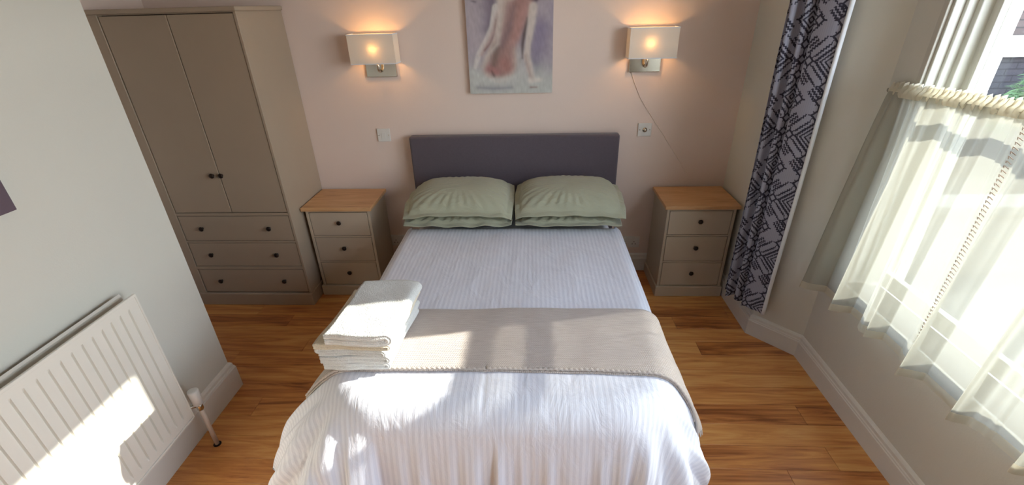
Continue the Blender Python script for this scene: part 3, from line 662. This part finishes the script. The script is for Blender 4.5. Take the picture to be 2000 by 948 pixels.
# ------------------------------------------------------------------ switches and sockets
def plate(name, x, z, s, label, kind, w_=None):
    t = thing(name, label, 'light switch' if kind == 'sw' else 'socket', (x, YB, z)); w_ = w_ or s
    obj('face_plate', B(((x-w_/2, YB-.011, z-s/2), (x+w_/2, YB-.0005, z+s/2)), bev=.0025), 'plastic', t)
    if kind == 'sw':
        obj('rocker', B(((x-.014, YB-.014, z-.02), (x+.014, YB-.0105, z+.02)), bev=.0012), 'plastic', t)
        for q in (-.032, .032): obj('screw_cap', lathe(bmesh.new(), [(0, .0035), (.0012, .003)], (x+q, YB-.011, z), (0, -1, 0), 10), 'chrome', t)
    elif kind == 'dim':
        obj('dial', lathe(bmesh.new(), [(0, .015), (.004, .015), (.0045, .011), (.01, .0095), (.011, .002)], (x, YB-.011, z), (0, -1, 0), 20), 'chrome', t, smooth=True)
        for q in (-.032, .032): obj('screw_cap', lathe(bmesh.new(), [(0, .0035), (.0012, .003)], (x+q, YB-.011, z), (0, -1, 0), 10), 'chrome', t)
    else:
        for cx in (x-.034, x+.034):
            obj('rocker', B(((cx-.006, YB-.0135, z+.016), (cx+.006, YB-.0105, z+.034)), bev=.001), 'plastic', t)
            for a, b in ((0, .004), (-.011, -.014), (.011, -.014)): obj('pin_slot', B(((cx+a-.003, YB-.0118, z+b-.003), (cx+a+.003, YB-.0108, z+b+.003))), 'dark', t)
plate('light_switch', -1.004, 1.047, .086, 'square white rocker switch on blush wall beside the wardrobe-side lamp', 'sw')
plate('light_switch', .722, 1.060, .086, 'square white switch with round dial above the window-side chest', 'dim')
bpy.data.objects['light_switch.001']['category'] = 'light switch'
plate('wall_socket', -1.000, .252, .086, 'white double socket low between chest and bed, wardrobe side', 'so', .146)
plate('wall_socket', .700, .235, .086, 'white double socket low between bed and chest, window side', 'so', .146)

# ------------------------------------------------------------------ radiator
def radiator():
    t = thing('radiator', 'white double panel radiator on the left wall, sunlight across it', 'radiator', (XL+.05, .9, .2))
    ya_, yb_ = .05, 1.372; z0, z1 = .21, .862; xf = -1.508; xk = -1.565
    def panel(xo, name, th=.012):
        # pressed flutes
        ys = []; k_ = ya_+.025
        prof = [(ya_, 0)]
        p = .0395; first = yb_-.03
        cs = []
        c_ = first-p/2
        while c_ > ya_+.05: cs.append(c_); c_ -= p
        pts = []
        for c_ in sorted(cs): pts += [(c_-.0045, 0), (c_-.0018, -.0075), (c_+.0018, -.0075), (c_+.0045, 0)]
        yy = [ya_]+[q[0] for q in pts]+[yb_]; dd = [0]+[q[1] for q in pts]+[0]
        zz = [z0, z0+.008, z0+.035, z0+.05, z1-.05, z1-.035, z1-.008, z1]; kz = [0, 0, 0, 1, 1, 0, 0, 0]; ez = [-.006, 0, 0, 0, 0, 0, 0, -.006]
        P = np.zeros((len(yy), len(zz), 3))
        for i, (a, d_) in enumerate(zip(yy, dd)):
            for j, z in enumerate(zz): P[i, j] = (xo+d_*kz[j]+ez[j], a, z)
        me = grid_mesh(name, P); me.polygons.foreach_set('use_smooth', [False]*len(me.polygons)); o = obj(name, me, 'rad', t)
        m_ = o.modifiers.new('s', 'SOLIDIFY'); m_.thickness = th; m_.offset = 1 if False else -1
        return o
    panel(xf, 'front_panel'); panel(xk, 'rear_panel')
    obj('seam_rail', B(((xf-.006, ya_, z1-.008), (xf+.004, yb_, z1+.004)), ((xf-.006, ya_, z0-.004), (xf+.004, yb_, z0+.006)), ((xf-.006, yb_-.006, z0), (xf+.003, yb_+.002, z1)), bev=.002), 'rad', t)
    bm = bmesh.new(); y_ = ya_+.02
    while y_ < yb_-.03: box(bm, (xk, y_, z0+.03), (xf-.012, y_+.003, z1-.035)); y_ += .02
    f = obj('convector_fins', bm, 'rad', t); f['kind'] = 'stuff'
    obj('wall_bracket', B(((XL, .25, .3), (xk, .28, .8))), 'rad', t)
    obj('wall_bracket', B(((XL, 1.2, .3), (xk, 1.23, .8))), 'rad', t)
    obj('tail_pipe', tube(bmesh.new(), [(xf-.03, yb_-.01, .25), (xf-.03, 1.385, .25), (-1.49, 1.40, .25)], .0085, 10), 'chrome', t, smooth=True)
    v = obj('valve_body', lathe(bmesh.new(), [(0, .009), (.01, .0135), (.03, .0135), (.036, .010)], (-1.487, 1.397, .225), (0, 0, 1), 16), 'chrome', t, smooth=True)
    obj('thermostat_head', lathe(bmesh.new(), [(0, .017), (.004, .0205), (.07, .0225), (.078, .0215), (.080, .018), (.0785, .004)], (-1.487, 1.397, .262), (0, 0, 1), 24), 'plastic', t, smooth=True)
    obj('supply_pipe', tube(bmesh.new(), [(-1.487, 1.397, .228), (-1.487, 1.397, .12), (-1.487, 1.397, -.005)], .0095, 12), 'pipe', t, smooth=True)
    obj('pipe_collar', lathe(bmesh.new(), [(0, .017), (.003, .017), (.004, .012)], (-1.487, 1.397, 0), (0, 0, 1), 18), 'knob', t)
radiator()

# ------------------------------------------------------------------ patterned curtain
def ikat(U, V):
    """dark line pattern (1 = dark) on a tile .38 wide and .33 tall"""
    W_, H_ = .38, .33
    D_ = np.zeros(U.shape)
    jag = .0032*np.sign(np.sin(V*2*math.pi/.018))*1.0
    def ln(d, w_): return (np.abs(d) < w_*1.22)
    def tri(x, p): return np.abs((x/p) % 1-.5)*2
    for (cx, cy, kind) in ((0, 0, 0), (.5, .5, 1)):
        x = ((U/W_-cx+.5) % 1-.5)*W_; y = ((V/H_-cy+.5) % 1-.5)*H_
        ax, ay = np.abs(x), np.abs(y)
        m = ax+ay; s_ = ax-ay
        ser = .005*(tri(s_, .017)-.5)
        if kind == 0:
            D_ = np.maximum(D_, ln(m-.066+ser*1.2, .0062)); D_ = np.maximum(D_, ln(m-.044+ser*.8, .0042)); D_ = np.maximum(D_, ln(m-.024, .0034)); D_ = np.maximum(D_, m < .007)
            D_ = np.maximum(D_, ln(m-.094+ser*1.6, .0052) & (ay > .018) & (ax > .018)); D_ = np.maximum(D_, ln(m-.142+ser*1.6, .0042) & (ay > .03) & (ax > .04))
        else:
            D_ = np.maximum(D_, ln(m-.056+ser*1.1, .0056)); D_ = np.maximum(D_, ln(m-.034, .0036)); D_ = np.maximum(D_, ln(m-.014, .0034))
            D_ = np.maximum(D_, ln(m-.088+ser*1.5, .0052) & (ax > .014) & (ay > .014)); D_ = np.maximum(D_, ln(m-.118+ser*1.5, .0038) & (ax > .03) & (ay > .02))
    # small spiked rings between
    for cx, cy in ((.26, 0), (-.26, 0), (0, .31), (0, -.31), (.5, .20), (.5, .80), (.26, .5), (.74, .5), (.5, 0), (0, .5)):
        x = ((U/W_-cx+.5) % 1-.5)*W_; y = ((V/H_-cy+.5) % 1-.5)*H_; m = np.abs(x)+np.abs(y)
        D_ = np.maximum(D_, ln(m-.021, .0048)); D_ = np.maximum(D_, (m > .021) & (m < .036) & ((np.abs(x) < .0032) | (np.abs(y) < .0032) | (np.abs(np.abs(x)-np.abs(y)) < .0036)))
    # triple squiggles
    for cx, cy, sg in ((.25, .22, 1), (.75, .22, -1), (.25, .78, -1), (.75, .78, 1), (.40, .06, 1), (.60, .94, 1), (.08, .60, -1), (.92, .42, -1)):
        x = ((U/W_-cx+.5) % 1-.5)*W_; y = ((V/H_-cy+.5) % 1-.5)*H_
        a = (x+sg*y)*.7071; b = (x-sg*y)*.7071
        zig = .004*(tri(b, .014)*2-1)
        for q in (-.017, 0, .017): D_ = np.maximum(D_, ln(a-q-zig, .0042) & (np.abs(b) < .026))
    # crosses
    for cx, cy in ((.36, .36), (.64, .36), (.36, .64), (.64, .64)):
        x = ((U/W_-cx+.5) % 1-.5)*W_; y = ((V/H_-cy+.5) % 1-.5)*H_
        D_ = np.maximum(D_, (ln(x-y, .0048) | ln(x+y, .0048)) & (np.abs(x) < .010) & (np.abs(y) < .0085))
    return D_
def catmull(pts, n):
    pts = np.array(pts, float); P = np.concatenate([[2*pts[0]-pts[1]], pts, [2*pts[-1]-pts[-2]]]); out = []
    for i in range(1, len(P)-2):
        for t_ in np.linspace(0, 1, n, endpoint=False):
            a, b, c_, d_ = P[i-1], P[i], P[i+1], P[i+2]
            out.append(.5*((2*b)+(-a+c_)*t_+(2*a-5*b+4*c_-d_)*t_**2+(-a+3*b-3*c_+d_)*t_**3))
    out.append(P[-2]); return np.array(out)
def resample(p, step):
    s_ = np.concatenate([[0], np.cumsum(np.linalg.norm(np.diff(p, axis=0), axis=1))]); n = int(s_[-1]/step); q = np.linspace(0, s_[-1], n)
    return np.stack([np.interp(q, s_, p[:, i]) for i in range(p.shape[1])], 1), q
def curtain():
    A_ = np.array([1.165, 2.375]); B_ = np.array([1.300, 2.165]); e = (A_-B_); ln_ = np.linalg.norm(e); e /= ln_; nrm = np.array([e[1], -e[0]])
    if nrm@np.array([-1, -.6]) < 0: nrm = -nrm          # towards the room
    K = [(0, 0), (.04, .012), (.09, .014), (.125, .006), (.138, -.028), (.150, -.03), (.163, .004), (.178, .010), (.192, -.02), (.202, -.04), (.214, -.03), (.226, .0), (.240, .006), (.252, -.02), (.262, -.05), (.272, -.03)]
    path = catmull([B_+e*a+nrm*b for a, b in K], 14); path, q = resample(path, .0022)
    z0, z1 = .205, 2.42; nz = 900; zs = np.linspace(z0, z1, nz)
    Q, Z = np.meshgrid(q, zs, indexing='ij')
    P = np.zeros(Q.shape+(3,)); P[..., 0] = path[:, 0][:, None]; P[..., 1] = path[:, 1][:, None]; P[..., 2] = Z
    # slight wander of folds with height and uneven hem
    wv = .006*np.sin(Z*2.1+Q*9)+.004*np.sin(Z*5+Q*14); P[..., 0] += nrm[0]*wv; P[..., 1] += nrm[1]*wv
    P[..., 2] += (.012*np.sin(Q*30)+.004*np.sin(Q*80))*np.clip(1-(Z-z0)/.4, 0, 1)
    V = Z; Uc = Q-.006
    D_ = ikat(Uc, V-.225+.0)
    base_ = lin((158, 160, 178)); dark_ = lin((48, 48, 64)); weave = .05*np.sin(Q*2*math.pi/.009)[..., None]
    col = base_*(1-D_[..., None])*(1+weave)+dark_*D_[..., None]
    t = thing('patterned_curtain', 'long grey curtain with navy tribal diamond print hanging by the bay', 'curtain', (1.24, 2.27, .2))
    o = obj('printed_cloth', grid_mesh('printed_cloth', P, col=col), 'ikat', t); m_ = o.modifiers.new('s', 'SOLIDIFY'); m_.thickness = .0015
    # lining edge on the window side
    zz = np.linspace(z0+.004, z1, 60); pr = [(0.0, .010), (-.010, .006), (-.014, -.004), (-.008, -.012), (.006, -.012)]
    PL = np.zeros((len(pr), 60, 3))
    for i, (a, b) in enumerate(pr):
        xy = B_+e*a+nrm*b; wv = .006*np.sin(zz*2.1)+.004*np.sin(zz*5)
        PL[i, :, 0] = xy[0]+nrm[0]*wv; PL[i, :, 1] = xy[1]+nrm[1]*wv; PL[i, :, 2] = zz
    o = obj('lining_edge', grid_mesh('lining_edge', PL), 'lining', t); m_ = o.modifiers.new('s', 'SOLIDIFY'); m_.thickness = .001
    rd = obj('curtain_pole', tube(bmesh.new(), [(1.10, 2.42, 2.44), (1.24, 2.25, 2.44), (1.40, 2.02, 2.44), (1.40, -.3, 2.44)], .012, 12), 'chrome', smooth=True)
    tag(rd, 'slim metal pole carrying the patterned curtain', 'curtain pole')
    for x_, y_, wx in ((1.28, 2.21, 1.345), (1.40, .4, 1.49)):
        pass
curtain()

# ------------------------------------------------------------------ sheer cafe curtain
def sheer():
    t = thing('cafe_curtain', 'sheer cream cafe curtain with ruffled top across the lower sash', 'curtain', (1.46, 1.3, .5))
    ya_, yb_ = 2.0, .5
    q = np.linspace(0, 1, 760); yy = ya_+(yb_-ya_)*q
    def rodx(y): return 1.468+.055*np.clip((2.0-y)/1.0, 0, 1.2)*.5
    def rodz(y): return 1.452+.022*np.clip((2.0-y)/.5, 0, 1.3)
    zs = np.linspace(0, 1, 130)             # 0 top of rod pocket, 1 hem
    Yg, Sg = np.meshgrid(yy, zs, indexing='ij')
    hem = .500+.010*np.sin(Yg*9)+.04*(2.0-Yg)
    top = rodz(Yg)
    Z = top+(hem-top)*Sg
    big = np.sin(2*math.pi*(Yg*4.6+.12*np.sin(Yg*7)))+.5*np.sin(2*math.pi*Yg*9.7+1.0)
    sharp = np.sign(big)*np.abs(big)**.8
    fine = np.sin(2*math.pi*Yg*27+2*np.sin(Yg*12))
    A = .005+.044*Sg**.7
    X = rodx(Yg)-.016-.034*Sg-A*sharp*1.0-(.004+.003*Sg)*fine*(1-.5*Sg)
    Yo = Yg+.020*np.cos(2*math.pi*Yg*4.6)*Sg+.015*Sg*np.clip((Yg-1.7)/.3, 0, 1)
    X = np.minimum(X, 1.447+.03*(1-Sg))
    P = np.stack([X, Yo, Z], -1)
    o = obj('sheer_cloth', grid_mesh('sheer_cloth', P), 'sheer', t)
    # hem: double turned band
    k_ = Sg[0] > .955
    H = P[:, k_].copy(); H[..., 0] -= .002
    obj('hem_band', grid_mesh('hem_band', H), 'sheerhem', t)
    # rod pocket and ruffle heading
    n = 760; rings = []
    fr = .0035*np.sin(2*math.pi*yy*43)+.002*np.sin(2*math.pi*yy*71)
    prof = [(-.014, -.02), (-.019, -.006), (-.017, .008), (-.010, .016), (-.006, .030), (.000, .034), (.004, .022), (.010, .008), (.012, -.006), (.008, -.02)]
    PR = np.zeros((n, len(prof), 3))
    for j, (a, b) in enumerate(prof):
        kk = 1.6 if b > .02 else 1
        PR[:, j, 0] = rodx(yy)+a+fr*kk*(-1 if a < 0 else .4); PR[:, j, 1] = yy+.006*np.sin(2*math.pi*yy*43+b*60); PR[:, j, 2] = rodz(yy)+b+(fr*1.2 if b > .02 else 0)
    obj('gathered_heading', grid_mesh('gathered_heading', PR), 'sheerhem', t)
    # openwork trim where two widths meet
    bm = bmesh.new(); ci = int(np.argmin(np.abs(P[:, -1, 1]-1.40))); kk = np.linspace(4, 128, 64)
    for z_ in kk:
        xb, yq, z = [float(np.interp(z_, range(130), P[ci, :, q])) for q in range(3)]; xb -= .004
        for a, b in (((0, -.009), (-.004, .004)), ((-.004, .004), (0, .010))):
            tube(bm, [(xb+a[0], yq+a[1], z-.003), (xb+b[0], yq+b[1], z+.004)], .0016, 4)
    l_ = obj('lace_trim', bm, 'pipe', t); l_['kind'] = 'stuff'
    bm = bmesh.new()
    rp = [(float(rodx(y)), float(y), float(rodz(y))) for y in np.linspace(2.02, .49, 16)]
    r_ = obj('curtain_rod', tube(bm, rp, .006, 10), 'plastic', smooth=True); tag(r_, 'thin white rod holding up the sheer cafe curtain', 'curtain rod')
    hk = obj('screw_hook', lathe(bmesh.new(), [(0, .011), (.003, .011), (.005, .006), (.02, .004), (.03, .008)], (1.489, 2.015, 1.452), (-1, 0, 0), 14), 'chrome', smooth=True); tag(hk, 'small chrome hook screwed to the wall at the sheer curtain end', 'hook')
sheer()
